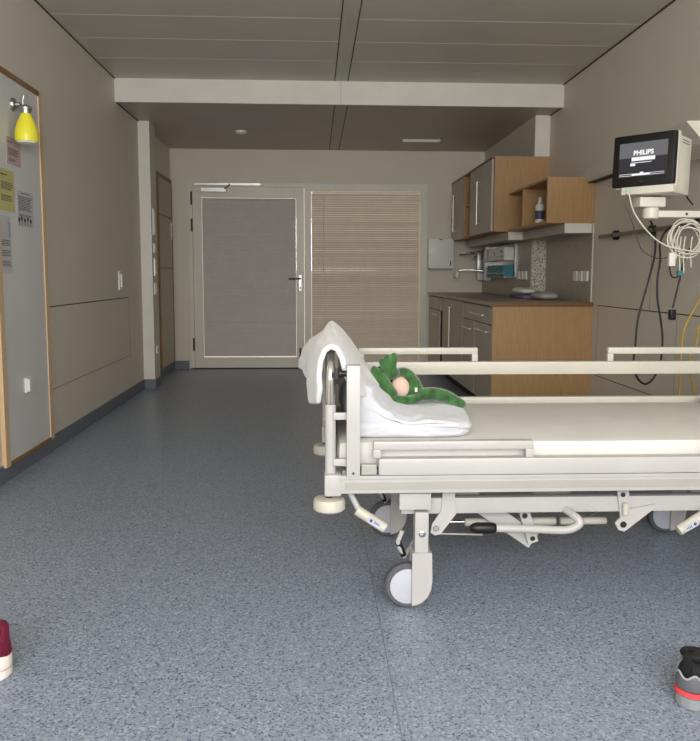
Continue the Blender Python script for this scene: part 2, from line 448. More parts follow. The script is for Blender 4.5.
hk = MB(); hk.box(XL + .014, XL + .022, 8.98, 9.02, 1.52, 1.72, .002); hk.tube([(XL + .022, 9.0, 1.70), (XL + .06, 9.0, 1.69), (XL + .07, 9.0, 1.72)], .006, 8); hk.tube([(XL + .022, 9.0, 1.58), (XL + .06, 9.0, 1.57), (XL + .07, 9.0, 1.60)], .006, 8)
obj('hook', hk, 'plastic', cb)

# switches on the pillar side and wall
lb = ['tall white switch plate, topmost on the side of the left pillar', 'square white switch, second from the top on the left pillar side',
      'grey white switch plate, third from the top on the left pillar side', 'small white switch, fourth from the top on the left pillar side']
for (z0, z1, mm), l in zip(((1.50, 1.76, 'plastic'), (1.33, 1.42, 'plastic'), (1.10, 1.28, 'alu'), (.92, 1.04, 'plastic')), lb):
    t = thing('switch_plate', l, 'switch', (XC, 7.58, z0))
    obj('plate', MB().box(XC, XC + .012, 7.53, 7.62, z0, z1, .003), mm, t)
    obj('rocker', MB().box(XC + .012, XC + .017, 7.55, 7.60, z0 + .02, z1 - .02, .002), 'plastic', t)
t = thing('wall_socket', 'small white socket low on the side of the left pillar', 'socket', (XC, 7.6, .34))
obj('plate', MB().box(XC, XC + .012, 7.56, 7.64, .34, .42, .003), 'plastic', t)
obj('insert', MB().cyl((XC + .012, 7.60, .38), (1, 0, 0), .022, .002, 20), 'bedgrey', t)
t = thing('light_switch', 'white rocker switch with a pull holder on the left wall above the groove', 'switch', (XL, 6.67, .99))
obj('plate', MB().box(XL, XL + .012, 6.60, 6.70, .985, 1.15, .003), 'plastic', t)
obj('rocker', MB().box(XL + .012, XL + .026, 6.63, 6.67, 1.01, 1.12, .003), 'plastic', t)

# ------------------------------------------------------------------ framed panel on the left wall, with papers, lamp and socket
XP = XL + .022
fp = thing('framed_wall_panel', 'tall white panel edged in light wood at the left edge of the picture', 'wall panel', (XL, 4.46, .08))
obj('panel', MB().box(XL, XP - .004, 4.13, 4.79, .10, 2.18), 'boardgrey', fp)
obj('edge_strip', MB().box(XL, XP + .002, 4.765, 4.825, .083, 2.212, .003), 'woodlight', fp)
obj('edge_strip', MB().box(XL, XP + .002, 4.07, 4.13, .083, 2.212, .003), 'woodlight', fp)
obj('top_strip', MB().box(XL, XP + .002, 4.13, 4.785, 2.18, 2.212, .003), 'wooddark', fp)
obj('bottom_strip', MB().box(XL, XP + .002, 4.13, 4.785, .083, .105, .003), 'wooddark', fp)
XP = XL + .018
def paper(name, label, y0, y1, z0, z1, m, lines, seed, head=True, grp=None, extra=None):
    t = thing(name, label, 'paper', (XP, (y0 + y1) / 2, z0))
    obj('sheet', MB().box(XP, XP + .0012, y0, y1, z0, z1), m, t)
    rnd = random.Random(seed)
    for (za, n, ya, yb, th) in lines:
        mb = MB()
        for i in range(n):
            z = za - i * th * 2.2
            yy = y0 + ya * (y1 - y0); ye = y0 + yb * (y1 - y0)
            ye -= rnd.random() * .15 * (ye - yy)
            p = yy
            while p < ye:
                l = .012 + rnd.random() * .025
                mb.box(XP + .0012, XP + .0017, p, min(p + l, ye), z - th / 2, z + th / 2); p += l + .005
        obj('text_block' if n > 1 else 'text_line', mb, 'ink', t)
    if extra:
        mb = MB(); extra(mb); obj('drawing', mb, 'ink', t)
    return t
# the wall is seen from the right: reading order runs towards larger Y
paper('printed_notice', 'pink printed notice under the yellow wall lamp', 4.262, 4.46, 1.715, 1.862, 'paperpink',
      [(1.835, 1, .08, .4, .005), (1.80, 4, .12, .85, .0045), (1.745, 2, .12, .6, .004)], 1)
paper('printed_notice', 'yellow printed notice at the left picture edge below the pink one', 4.145, 4.345, 1.457, 1.68, 'paperyellow',
      [(1.65, 1, .1, .6, .007), (1.61, 5, .1, .95, .004), (1.54, 4, .1, .9, .004)], 2)
def icons(mb):
    for i, y in enumerate((4.40, 4.44, 4.485, 4.53, 4.575)):
        mb.cyl((XP + .0012, y, 1.425 + .008 * (i % 2)), (1, 0, 0), .014, .0006, 8)
        mb.box(XP + .0012, XP + .0018, y - .004, y + .004, 1.395, 1.44)
paper('printed_notice', 'white printed notice with black figures along its foot', 4.38, 4.625, 1.388, 1.588, 'paper',
      [(1.575, 1, .25, .75, .004), (1.555, 9, .08, .9, .0042), (1.455, 2, .1, .9, .003)], 3, extra=icons)
def scribble(mb):
    for i in range(7):
        z = 1.40 - i * .012; y = 4.235 + .006 * (i % 3)
        mb.tube([(XP + .0015, y, z), (XP + .0015, y + .02, z - .006), (XP + .0015, y + .004, z - .012)], .0012, 5)
paper('printed_notice', 'white typed sheet with handwriting on top, lowest on the framed panel', 4.10 + .035, 4.275, 1.128, 1.43, 'paper',
      [(1.30, 4, .08, .92, .004), (1.245, 4, .08, .92, .004), (1.19, 4, .08, .92, .004)], 5, extra=scribble)
t = thing('wall_socket', 'white socket low on the framed panel at the left', 'socket', (XP, 4.44, .45))
obj('plate', MB().box(XP, XP + .012, 4.38, 4.46, .445, .53, .003), 'plastic', t)
obj('cover', MB().box(XP + .012, XP + .028, 4.382, 4.42, .45, .525, .003), 'plastic', t)
# lamp
wl = thing('wall_lamp', 'small wall lamp with a yellow glass shade on the framed panel', 'lamp', (XP, 4.45, 1.9))
obj('wall_rosette', MB().lathe((XP, 4.37, 2.046), (1, 0, 0), [(0, .035), (.008, .036), (.018, .03), (.022, .012), (.045, .010)], 24), 'alu', wl, True)
obj('arm', MB().tube([(XP + .04, 4.37, 2.046), (XP + .075, 4.34, 2.03), (XP + .094, 4.31, 2.03)], .006, 10), 'alu', wl, True)
LC = (XP + .094, 4.31)
obj('collar', MB().lathe((LC[0], LC[1], 1.982), (0, 0, 1), [(0, .026), (.02, .028), (.022, .034), (.034, .034), (.042, .026), (.05, .012)], 24), 'alu', wl, True)
obj('loop', MB().tube([(LC[0] - .014, LC[1], 2.027), (LC[0] - .012, LC[1], 2.062), (LC[0] - .002, LC[1], 2.085), (LC[0] + .01, LC[1], 2.062), (LC[0] + .013, LC[1], 2.027)], .0035, 8, smooth=4), 'alu', wl, True)
o = obj('lamp_shade', MB().lathe((LC[0], LC[1], 1.835), (0, 0, 1), [(0, .060), (.025, .062), (.06, .060), (.10, .048), (.13, .034), (.15, .026)], 32), 'yellow', wl, True)
obj('diffuser', MB().lathe((LC[0], LC[1], 1.824), (0, 0, 1), [(0, .03), (.004, .050), (.013, .055)], 28), 'bulb', wl, True)

# ceiling fittings
tag(obj('smoke_detector', MB().lathe((-.74, 7.95, ZC2), (0, 0, -1), [(0, .06), (.02, .055), (.03, .035)], 24), 'plastic', None, True), 'small round white detector on the lower ceiling', 'detector')
t = thing('strip_light', 'short thin white strip fitting on the lower ceiling near the cabinets', 'light fitting', (1.15, 8.35, ZC2))
obj('housing', MB().box(.95, 1.36, 8.31, 8.39, ZC2 - .018, ZC2, .003), 'plastic', t)
obj('lens', MB().box(.965, 1.345, 8.325, 8.375, ZC2 - .023, ZC2 - .018, .002), 'bulb', t)

# towel dispenser on back wall
t = thing('towel_dispenser', 'white box shaped towel dispenser on the back wall beside the cabinets', 'dispenser', (1.495, YD, 1.18))
obj('case', MB().box(1.345, 1.645, YD - .12, YD, 1.20, 1.548, .008), 'plastic', t, True)
obj('lip', MB().box(1.36, 1.63, YD - .11, YD - .01, 1.185, 1.20, .003), 'bedgrey', t)
obj('latch', MB().box(1.60, 1.612, YD - .123, YD - .119, 1.23, 1.29), 'darkmetal', t)
obj('latch', MB().box(1.47, 1.51, YD - .123, YD - .119, 1.53, 1.54), 'darkmetal', t)

# ------------------------------------------------------------------ kitchen unit
XK = 1.373
wt = obj('worktop', MB().prism([(XK - .02, 5.80), (XR - .001, 5.80), (XR - .001, YT - .002), (XS - .001, YT - .002), (XS - .001, YD - .001), (XK - .02, YD - .001)], 'Z', .885, .915), 'worktop')
tag(wt, 'long speckled grey worktop on the base cabinets along the right wall', 'worktop')
obj('front_edge', MB().box(XK - .021, XR - .001, 5.788, 5.80, .880, .915, .001), mat('brown edge', '#74512c', .5), wt)
def cab_handle(parent, x, ya, yb, z):   # horizontal bar on a front facing -X
    mb = MB(); mb.tube([(x, ya, z), (x - .028, ya, z)], .005, 8); mb.tube([(x, yb, z), (x - .028, yb, z)], .005, 8); mb.tube([(x - .028, ya - .02, z), (x - .028, yb + .02, z)], .006, 10)
    return obj('handle', mb, 'satin', parent, True)
def cab_handle_v(parent, x, y, za, zb):
    mb = MB(); mb.tube([(x, y, za), (x - .035, y, za)], .006, 8); mb.tube([(x, y, zb), (x - .035, y, zb)], .006, 8); mb.tube([(x - .035, y, za - .01), (x - .035, y, zb + .01)], .007, 10)
    return obj('handle', mb, 'satin', parent, True)
def base_cab(label, y0, y1, fronts, side_end=False):
    t = thing('base_cabinet', label, 'cabinet', ((XK + 2.0) / 2, (y0 + y1) / 2, 0))
    xb = XS - .002 if y1 > YT else XR - .002
    obj('body', MB().box(XK + .02, xb, y0 + (.018 if side_end else 0), y1, .09, .884), 'doorgap', t)
    obj('plinth', MB().box(XK + .07, xb, y0 + (.018 if side_end else 0), y1, .0, .09), 'doorgap', t)
    if side_end: obj('side_panel', MB().box(XK, xb, y0, y0 + .018, .0, .882), 'wood', t)
    for kind, a, b, z0, z1, h in fronts:
        f = obj(kind, MB().box(XK, XK + .019, a, b, z0, z1, .0015), 'doorgrey', t)
        if h[0] == 'h': cab_handle(f, XK, h[1], h[2], h[3])
        if h[0] == 'v': cab_handle_v(f, XK, h[1], h[2], h[3])
    return t
base_cab('grey base cabinet with a drawer over a door beside the back wall', 8.20, YD - .004,
         [('drawer', 8.215, 9.07, .735, .872, ('n',)), ('door', 8.33, 9.07, .10, .725, ('h', 8.40, 8.62, .68))])
base_cab('tall double door grey base cabinet with a long upright bar handle', 7.0, 8.195,
         [('door', 7.79, 8.10, .10, .877, ('n',)), ('door', 7.02, 7.785, .10, .877, ('v', 7.50, .40, .80))])
base_cab('base cabinet with a drawer over two doors and a beech end panel', 5.80, 6.995,
         [('drawer', 5.83, 6.985, .735, .872, ('h', 6.05, 6.55, .80)), ('door', 6.47, 6.985, .10, .728, ('h', 6.56, 6.85, .655)), ('door', 5.83, 6.44, .10, .728, ('h', 5.92, 6.30, .675))], True)

# splashback
mb = MB(); mb.box(XS - .006, XS, YT - .006, YD - .0005, .916, 1.44); mb.box(XR - .006, XR, 5.85, YT - .006, .916, 1.44); 
struct('trim_%d' % k, mb, 'splash'); k += 1
M['splash_lit'] = speckle_mat('window-lit mosaic splashback', '#c9c6b8', '#6d685c', '#dcd9cc', 60, .4, .43, .6)  # splashback continued round the step, coloured lighter for the window light it catches
struct('trim_%d' % k, MB().box(XS, XR - .006, YT - .006, YT, .916, 1.44), 'splash_lit'); k += 1

# upper cabinets
XU = 1.627
def upper(label):
    t = thing('wall_cabinet', label, 'cabinet', (1.8, 8.0, 1.52))
    mb = MB(); mb.box(XU + .02, XR - .001, 7.02 - .018, 7.02, 1.52, 2.20)
    obj('side_panel', mb, 'wood', t)
    mb = MB(); mb.box(XU + .02, XS - .001, 7.02, YD - .001, 1.52, 1.54); mb.box(XU + .0, XS - .001, 7.02, YD - .001, 2.182, 2.20)
    obj('body', mb, 'wooddark', t)
    obj('back_panel', MB().box(XS - .02, XS - .001, 7.02, YD - .001, 1.54, 2.182), 'wooddark', t)
    obj('divider', MB().box(XU + .0, XS - .02, 7.985, 8.005, 1.52, 2.182), 'wood', t)
    obj('divider', MB().box(XU + .0, XS - .02, 8.325, 8.345, 1.52, 2.182), 'wood', t)
    obj('shelf', MB().box(XU + .02, XS - .02, 8.005, 8.325, 1.855, 1.872), 'wood', t)
    f = obj('door', MB().box(XU, XU + .019, 7.03, 7.982, 1.525, 2.178, .002), 'doorgrey', t)
    cab_handle_v(f, XU, 7.50, 1.625, 2.02)
    f = obj('door', MB().box(XU, XU + .019, 8.348, 8.70, 1.525, 2.178, .002), 'doorgrey', t)
    f2 = obj('door', MB().box(XU, XU + .019, 8.705, 9.08, 1.525, 2.178, .002), 'doorgrey', t)
    cab_handle_v(f2, XU, 8.78, 1.625, 2.02)
upper('upper cabinet with tall grey doors, a narrow open bay and beech side panel')
XQ = 1.782
t = thing('wall_shelf_unit', 'low open beech shelf unit with two bays fixed beside the upper cabinet', 'shelf unit', (1.95, 6.4, 1.52))
obj('side_panel', MB().box(XQ, XR - .001, 5.83, 5.85, 1.52, 1.868), 'wood', t)
obj('bottom_board', MB().box(XQ, XR - .001, 5.85, 7.0, 1.52, 1.54), 'wood', t)
obj('top_board', MB().box(XQ, XR - .001, 5.85, 7.0, 1.85, 1.868), 'wood', t)
obj('back_board', MB().box(XR - .02, XR - .001, 5.85, 7.0, 1.54, 1.85), 'wood', t)
obj('divider', MB().box(XQ, XR - .02, 6.52, 6.54, 1.54, 1.85), 'wood', t)
t = thing('spray_bottle', 'white bottle with a dark label standing in the open shelf unit', 'bottle', (1.88, 6.33, 1.54))
obj('body', MB().lathe((1.86, 6.28, 1.5405), (0, 0, 1), [(0, .034), (.005, .037), (.15, .037), (.165, .028), (.172, .015)], 20), 'plastic', t, True)
obj('label_band', MB().lathe((1.86, 6.28, 1.58), (0, 0, 1), [(0, .0375), (.07, .0375)], 20), mat('dark label', '#4a4660', .5), t, True)
obj('cap', MB().lathe((1.86, 6.28, 1.7125), (0, 0, 1), [(0, .018), (.025, .016), (.045, .010), (.05, .006)], 16), 'plastic', t, True)
t = obj('shelf_tray', MB().box(1.84, 1.92, 6.62, 6.80, 1.5405, 1.555, .004), 'boardgrey'); tag(t, 'small flat white item lying in the farther bay of the open shelf', 'box')

# under cabinet light channels
t = thing('under_cabinet_light', 'long white light channel under the upper cabinet towards the back wall', 'light fitting', (1.86, 8.0, 1.44))
obj('channel', MB().box(1.785, XS - .008, 7.0, YD - .25, 1.445, 1.519, .002), 'doorgrey', t)
obj('end_cap', MB().box(1.785, 1.915, 6.994, 7.0, 1.445, 1.519), 'trim_paint', t)
t = thing('under_cabinet_light', 'white light channel under the open shelf unit nearest the bed', 'light fitting', (2.0, 6.4, 1.44))
obj('channel', MB().box(1.926, XR - .008, 5.84, 6.99, 1.445, 1.519, .002), 'doorgrey', t)
obj('end_cap', MB().box(1.926, XR - .02, 5.834, 5.84, 1.445, 1.519), 'trim_paint', t)

# sockets on splashback
def triple(label, x, y, z, dy):
    t = thing('triple_socket', label, 'socket', (x, y, z))
    for i in range(3):
        yy = y + (i - 1) * dy
        obj('plate', MB().box(x - .014, x, yy - .040, yy + .040, z - .04 , z + .04, .003), 'plastic', t)
triple('three white sockets in a row on the splashback nearest the bed', XR - .006, 6.06, 1.115, .12)
triple('three white sockets in a row on the splashback beside the glove rack', XS - .006, 7.30, 1.12, .12)

# dispensers with lever arms near the back wall
def dispenser(label, y, x_=XS - .006):
    t = thing('lever_dispenser', label, 'dispenser', (x_ - .05, y, 1.10))
    obj('bracket', MB().box(x_ - .10, x_, y - .045, y + .045, 1.14, 1.38, .006), 'alu', t, True)
    obj('bottle', MB().box(x_ - .095, x_ - .02, y - .036, y + .036, 1.06, 1.30, .012), 'plastic', t, True)
    lv = MB(); lv.tube([(x_ - .08, y, 1.375), (x_ - .16, y, 1.385), (x_ - .24, y, 1.36), (x_ - .31, y, 1.365)], .009, 10, smooth=5)
    obj('lever_arm', lv, 'chrome', t, True)
    obj('spout', MB().tube([(x_ - .06, y, 1.32), (x_ - .12, y, 1.34), (x_ - .15, y, 1.30)], .008, 10, smooth=4), 'chrome', t, True)
dispenser('chrome lever soap dispenser on the splashback nearest the back wall', 8.93)
dispenser('chrome lever soap dispenser on the splashback next to the glove rack', 8.55)
fc = thing('tap', 'chrome wall tap with a long spout reaching over the far worktop', 'tap', (XS - .006, 8.98, 1.15))
obj('tap_body', MB().cyl((XS - .006, 8.75, 1.17), (-1, 0, 0), .024, .07, 20, .004), 'chrome', fc, True)
obj('spout', MB().tube([(XS - .07, 8.75, 1.17), (XS - .20, 8.78, 1.18), (XS - .33, 8.8, 1.175), (XS - .36, 8.8, 1.15)], .009, 10, smooth=5), 'chrome', fc, True)
obj('aerator', MB().cyl((XS - .36, 8.8, 1.155), (0, 0, -1), .02, .07, 16, .004), 'plastic', fc, True)

# glove rack
XG = XS - .006
t = thing('glove_rack', 'metal rack on the splashback holding two small cartons', 'rack', (XG, 7.9, 1.10))
mb = MB(); mb.box(XG - .005, XG, 7.56, 8.42, 1.10, 1.43); mb.box(XG - .016, XG, 7.545, 7.555, 1.10, 1.43); mb.box(XG - .12, XG, 8.42, 8.428, 1.10, 1.43)
mb.box(XG - .12, XG - .005, 7.558, 8.42, 1.10, 1.105); mb.box(XG - .12, XG - .005, 7.558, 8.42, 1.27, 1.275)
obj('rack_frame', mb, 'alu', t)
mb = MB(); mb.tube([(XG - .118, 7.56, 1.14), (XG - .118, 8.42, 1.14)], .003, 6); mb.tube([(XG - .118, 7.56, 1.31), (XG - .118, 8.42, 1.31)], .003, 6)
obj('wire', mb, 'chrome', t)
def carton(label, y0, y1, z0, z1, m, dots):
    t = thing('glove_carton', label, 'box', (XG - .055, (y0 + y1) / 2, z0))
    obj('carton', MB().box(XG - .11, XG - .01, y0, y1, z0, z1, .003), m, t)
    mb = MB()
    for y, z in dots: mb.cyl((XG - .11, y, z), (-1, 0, 0), .016, .001, 14)
    obj('print', mb, 'ink' if m != 'teal' else 'navy', t)
carton('white carton on the upper tier of the metal rack', 7.60, 8.30, 1.276, 1.40, 'plastic', [(7.72, 1.36), (7.72, 1.31), (8.0, 1.34)])
carton('teal blue carton on the lower tier of the metal rack', 7.60, 8.30, 1.106, 1.225, 'teal', [(7.7, 1.17), (7.78, 1.16), (7.9, 1.18)])
t = obj('navy_bottle', MB().lathe((XG - .17, 7.72, .916), (0, 0, 1), [(0, .04), (.005, .043), (.12, .043), (.15, .02), (.2, .016), (.23, .026), (.26, .024)], 18), 'navy', None, True)
bpy.data.objects.remove(t)
t = obj('folded_cloth', MB().box(1.80, 1.98, 6.52, 6.98, .916, .950, .015), 'purple', None, True)
tag(t, 'folded purple grey cloth on the worktop under white plastic bags', 'cloth')
def bag(label, x0, x1, y0, y1, z0, z1, m, seed):
    mb = MB(); bb = bmesh.new(); bmesh.ops.create_uvsphere(bb, u_segments=24, v_segments=14, radius=1)
    for v in bb.verts:
        n = noise.noise(v.co * 2.5 + V((seed, 0, 0))) * .35
        v.co = V(((x0 + x1) / 2 + math.copysign(abs(v.co.x) ** .6, v.co.x) * (x1 - x0) / 2, (y0 + y1) / 2 + math.copysign(abs(v.co.y) ** .6, v.co.y) * (y1 - y0) / 2, (z0 + z1) / 2 + v.co.z * (1 + (n if v.co.z > 0 else 0)) * (z1 - z0) / 2))
    mb.merge(bb); return tag(obj('plastic_bag', mb, m, None, 'all'), label, 'bag')
bag('crumpled white plastic bag on the purple cloth on the worktop', 1.80, 1.95, 6.55, 6.97, .951, 1.015, 'plastic', 1)
bag('crumpled pale bag in front of the purple cloth on the worktop', 1.84, 2.02, 6.15, 6.49, .916, .985, 'bedgrey', 5)

# ------------------------------------------------------------------ right wall equipment
# supply channel
t = thing('supply_channel', 'long beige medical supply channel running along the upper right wall', 'wall channel', (XR, 4.0, 1.82))
obj('channel', MB().prism([(XR, 1.83), (XR - .07, 1.83), (XR - .085, 1.85), (XR - .03, 1.95), (XR, 1.96)], 'Y', 1.2, 5.95), 'wall', t)
obj('underside_strip', MB().box(XR - .065, XR, 1.2, 5.93, 1.824, 1.83), 'groove', t)
# equipment rail
t = thing('equipment_rail', 'dull steel equipment rail on the right wall behind the hanging cables', 'rail', (XR, 4.2, 1.40))
obj('bar', MB().box(XR - .045, XR - .035, 2.6, 5.62, 1.392, 1.418, .002), mat('dull steel', '#8b8376', .45, .7), t)
for y in (5.36, 4.78, 4.2, 3.6, 3.0):
    obj('bracket', MB().lathe((XR, y, 1.405), (-1, 0, 0), [(0, .034), (.028, .034), (.034, .028), (.036, .01), (.048, .01)], 24), 'blackrub', t, True)

# monitor
MC = V((1.583, 3.655, 1.672)); mth = math.radians(-48)
Rm = Matrix.Translation(MC) @ Matrix.Rotation(mth, 4, 'Z') @ Matrix.Rotation(math.radians(-3), 4, 'X')
# local frame: screen faces -Y, X to the right
mo = thing('patient_monitor', 'patient monitor with black bezel and lit start screen on the wall arm', 'monitor', (1.60, 3.70, 1.50))
HW, HH = .153, .124
obj('bezel', MB().box(-HW, HW, -.015, .02, -HH, HH, .012), 'black', mo, True, Rm)
obj('rear_housing', MB().box(-HW + .002, HW + .001, .02, .048, -HH - .006, HH + .004, .010), 'monwhite', mo, True, Rm)
obj('rear_housing', MB().box(-HW + .09, HW - .004, .048, .185, -HH - .034, HH - .012, .010), 'monwhite', mo, True, Rm)
base_ = obj('base', MB().box(-HW + .05, HW - .002, -.008, .06, -HH - .038, -HH, .006), 'monwhite', mo, True, Rm)
obj('status_light', MB().cyl((-HW + .075, -.008, -HH - .02), (0, -1, 0), .006, .002, 14), 'led', mo, False, Rm)
scr = part_empty('screen', mo, MC)
x0, x1, z0, z1 = -.118, .118, -.080, .084
obj('screen_upper_field', MB().box(x0, x1, -.0165, -.0152, .012, z1), 'scrtop', scr, False, Rm)
obj('screen_lower_field', MB().box(x0, x1, -.0165, -.0152, z0, .012), 'scrlow', scr, False, Rm)
rt = Rm @ Matrix.Translation((0, -.0170, 0)) @ Matrix.Rotation(PI / 2, 4, 'X')
obj('lettering', text_mesh('PHILIPS',   .031, rt @ Matrix.Translation((0.002, .033, 0)), .0003, .0012), 'scrtxt', scr)
mb = MB(); mb.box(-.055, .060, -.0175, -.0168, -.004, .014); mb.box(-.058, .045, -.0175, -.0168, -.014, -.011); mb.box(-.060, -.035, -.0175, -.0168, -.027, -.016)
mb.box(x0 + .005, x1 - .01, -.0175, -.0168, -.066, -.064); mb.box(x0 + .005, x1 - .01, -.0175, -.0168, -.074, -.072); mb.box(-.05, .04, -.0175, -.0168, -.072, -.066); mb.box(-.01, .008, -.0175, -.0168, -.064, -.058)
obj('screen_bars', mb, 'scrtxt', scr, False, Rm)
obj('badge', text_mesh('PHILIPS', .008, Rm @ Matrix.Translation((0, -.0155, -.104)) @ Matrix.Rotation(PI / 2, 4, 'X'), .0002), 'shoegrey', mo)
mb = MB(); mb.box(HW - .0045, HW - .0030, .07, .15, HH - .034, HH - .030); mb.box(HW - .0045, HW - .0030, .07, .15, HH - .046, HH - .042)
obj('vent_slot', mb, 'shoegrey', mo, False, Rm)
# arm
am = thing('wall_bracket', 'white swivel wall bracket carrying the patient monitor on the right wall', 'bracket', (XR, 3.7, 1.38))
JX, JY = 1.655, 3.72
obj('swivel_head', MB().box(JX - .075, JX + .055, JY - .045, JY + .045, 1.452, 1.502, .010), 'monwhite', am, True)
obj('pivot', MB().cyl((JX, JY, 1.398), (0, 0, 1), .038, .054, 24, .004), 'monwhite', am, True)
obj('arm_bar', MB().box(JX + .02, XR - .03, JY - .022, JY + .022, 1.404, 1.438, .006), 'monwhite', am, True)
obj('wall_mount', MB().box(XR - .05, XR, JY - .05, JY + .05, 1.22, 1.62, .006), 'monwhite', am, True)
obj('joint', MB().cyl((XR - .10, JY, 1.34), (0, 0, 1), .04, .08, 24, .004), 'monwhite', am, True)
mb = MB(); mb.cyl((JX + .17, JY - .022, 1.421), (0, -1, 0), .006, .002, 12)
obj('screw', mb, 'black', am)
# white angled fitting at the picture edge
t = thing('examination_light', 'white angled wall fitting right of the monitor, cut by the picture edge', 'light fitting', (2.05, 3.9, 1.78))
obj('shade', MB().prism([(1.875, 1.897), (2.066, 1.903), (2.066, 1.745), (1.975, 1.79)], 'Y', 3.85, 4.15), 'monwhite', t)
obj('knob', MB().cyl((2.0, 3.845, 1.70), (0, -1, 0), .03, .03, 20, .004), 'blackrub', t, True)

# cables
def cable(name, label, pts, r, m, sm=8, grp=None):
    o = obj(name, MB().tube(pts, r, 8, smooth=sm), m, None, 'all'); return tag(o, label, 'cable', grp)
cy = JY + .0
cable('power_cable', 'black cable hanging in a long loop from the wall bracket to behind the bed',
      [(1.665, 3.74, 1.39), (1.70, 3.76, 1.32), (1.71, 3.78, 1.22), (1.695, 3.8, 1.10), (1.665, 3.8, .98), (1.645, 3.8, .88), (1.64, 3.8, .78), (1.635, 3.8, .68), (1.655, 3.8, .60), (1.70, 3.8, .565), (1.745, 3.8, .60), (1.775, 3.8, .68),
       (1.78, 3.8, .80), (1.765, 3.8, .90), (1.745, 3.8, 1.0), (1.74, 3.8, 1.10), (1.75, 3.8, 1.2), (1.745, 3.8, 1.28), (1.77, 3.8, 1.34), (1.82, 3.8, 1.375), (1.88, 3.78, 1.38)], .0052, 'black')
pc = thing('plug_cable', 'short black cable with a plug hanging below the white coils', 'cable', (1.83, 3.8, .93))
obj('lead', MB().tube([(1.90, 3.8, 1.26), (1.875, 3.8, 1.20), (1.855, 3.8, 1.10), (1.835, 3.8, 1.0), (1.825, 3.8, .955)], .005, 8, smooth=8), 'black', pc, 'all')
obj('lead', MB().tube([(1.872, 3.8, 1.19), (1.85, 3.8, 1.12), (1.815, 3.8, 1.115), (1.80, 3.8, 1.17), (1.82, 3.8, 1.23), (1.84, 3.8, 1.28)], .0035, 8, smooth=8), 'black', pc, 'all')
obj('plug', MB().box(1.809, 1.839, 3.785, 3.815, .895, .948, .005), 'black', pc, True)
co = thing('sensor_cable_coil', 'bundle of coiled white sensor cables hung beside the monitor arm', 'cable', (1.9, 3.7, 1.2))
for i in range(7):
    rr_ = .066 + .010 * (i % 3); cx, cz = 1.815 + .008 * math.cos(i * 2.1), 1.297 + .010 * math.sin(i * 1.7)
    pts = [(cx + rr_ * math.cos(a) * (1 + .08 * math.sin(i)), 3.64 + .008 * i + .01 * math.sin(a * 2 + i), cz + rr_ * math.sin(a) * (1.05 + .06 * math.cos(i))) for a in [j * 2 * PI / 16 for j in range(17)]]
    obj('loop', MB().tube(pts, .0034, 7, smooth=3), 'cablew', co, 'all')
for x, z in ((1.755, 1.20), (1.775, 1.14), (1.795, 1.13), (1.83, 1.16)):
    obj('tail', MB().tube([(x + .01, 3.66, 1.31), (x, 3.65, 1.25), (x + .006, 3.65, z)], .003, 7, smooth=5), 'cablew', co, 'all')
obj('connector', MB().box(1.720, 1.752, 3.635, 3.66, 1.165, 1.232, .007), 'plastic', co, True)
obj('connector_lead', MB().tube([(1.736, 3.648, 1.23), (1.742, 3.65, 1.29), (1.77, 3.65, 1.36)], .003, 7, smooth=5), 'cablew', co, 'all')
obj('teal_plug', MB().box(1.765, 1.785, 3.63, 3.65, 1.12, 1.145, .003), 'teal', co, True)
cable('sensor_cable', 'thin pale cable sagging from the monitor to the coil', [(1.50, 3.62, 1.51), (1.53, 3.62, 1.42), (1.60, 3.62, 1.33), (1.68, 3.62, 1.27), (1.77, 3.61, 1.245), (1.86, 3.61, 1.24), (1.93, 3.61, 1.30)], .0035, 'cablew')
cable('signal_cable', 'thin dark grey cable looping from the monitor base to the steel rail', [(1.495, 3.64, 1.51), (1.51, 3.66, 1.45), (1.56, 3.7, 1.37), (1.62, 3.8, 1.32), (1.70, 3.9, 1.25), (1.78, 3.9, 1.21), (1.86, 3.9, 1.22)], .0032, 'cableg')
cable('monitor_lead', 'thin dark lead curving down from the back of the monitor at the picture edge', [(1.80, 3.72, 1.62), (1.84, 3.75, 1.57), (1.87, 3.8, 1.52), (1.93, 3.85, 1.48)], .0035, 'black')
cable('gas_hose', 'yellow hose hanging by the right wall, left strand behind the bed rail', [(2.06, 3.95, 1.05), (2.03, 3.97, .95), (1.985, 3.98, .85), (1.975, 3.99, .72), (1.985, 4.0, .6), (1.98, 4.0, .45)], .006, 'cabley')
cable('gas_hose', 'yellow hose hanging by the right wall, right strand behind the bed rail', [(2.03, 3.93, .86), (2.03, 3.94, .76), (2.01, 3.96, .68), (2.03, 3.98, .58), (2.07, 4.0, .48), (2.08, 4.0, .40)], .006, 'cabley')

# ------------------------------------------------------------------ hospital bed
YNr, YFr = 2.40, 3.25            # near and far side planes
XB0, XB1 = .042, 2.02
bd = thing('hospital_bed', 'white hospital bed on castors across the right half of the room', 'bed', (1.0, 2.83, 0))
def sidepanel(y, s):      # s = +1 : outer face towards -Y
    p = obj('side_panel', MB().box(XB0 + .03, XB1, y, y + .03 * s, .414, .474, .004) if s > 0 else MB().box(XB0 + .03, XB1, y - .03, y, .414, .474, .004), 'bed', bd, True)
    ya, yb = (y - .003, y) if s > 0 else (y, y + .003)
    obj('inlay', MB().box(XB0 + .055, XB1 - .04, ya, yb, .428, .452, .001), 'bedgrey', p)
    obj('lip', MB().box(XB0 + .03, XB1, ya - .003 * (s > 0), yb + .003 * (s < 0), .4625, .474, .002), 'bed', p)
sidepanel(YNr, 1); sidepanel(YFr, -1)
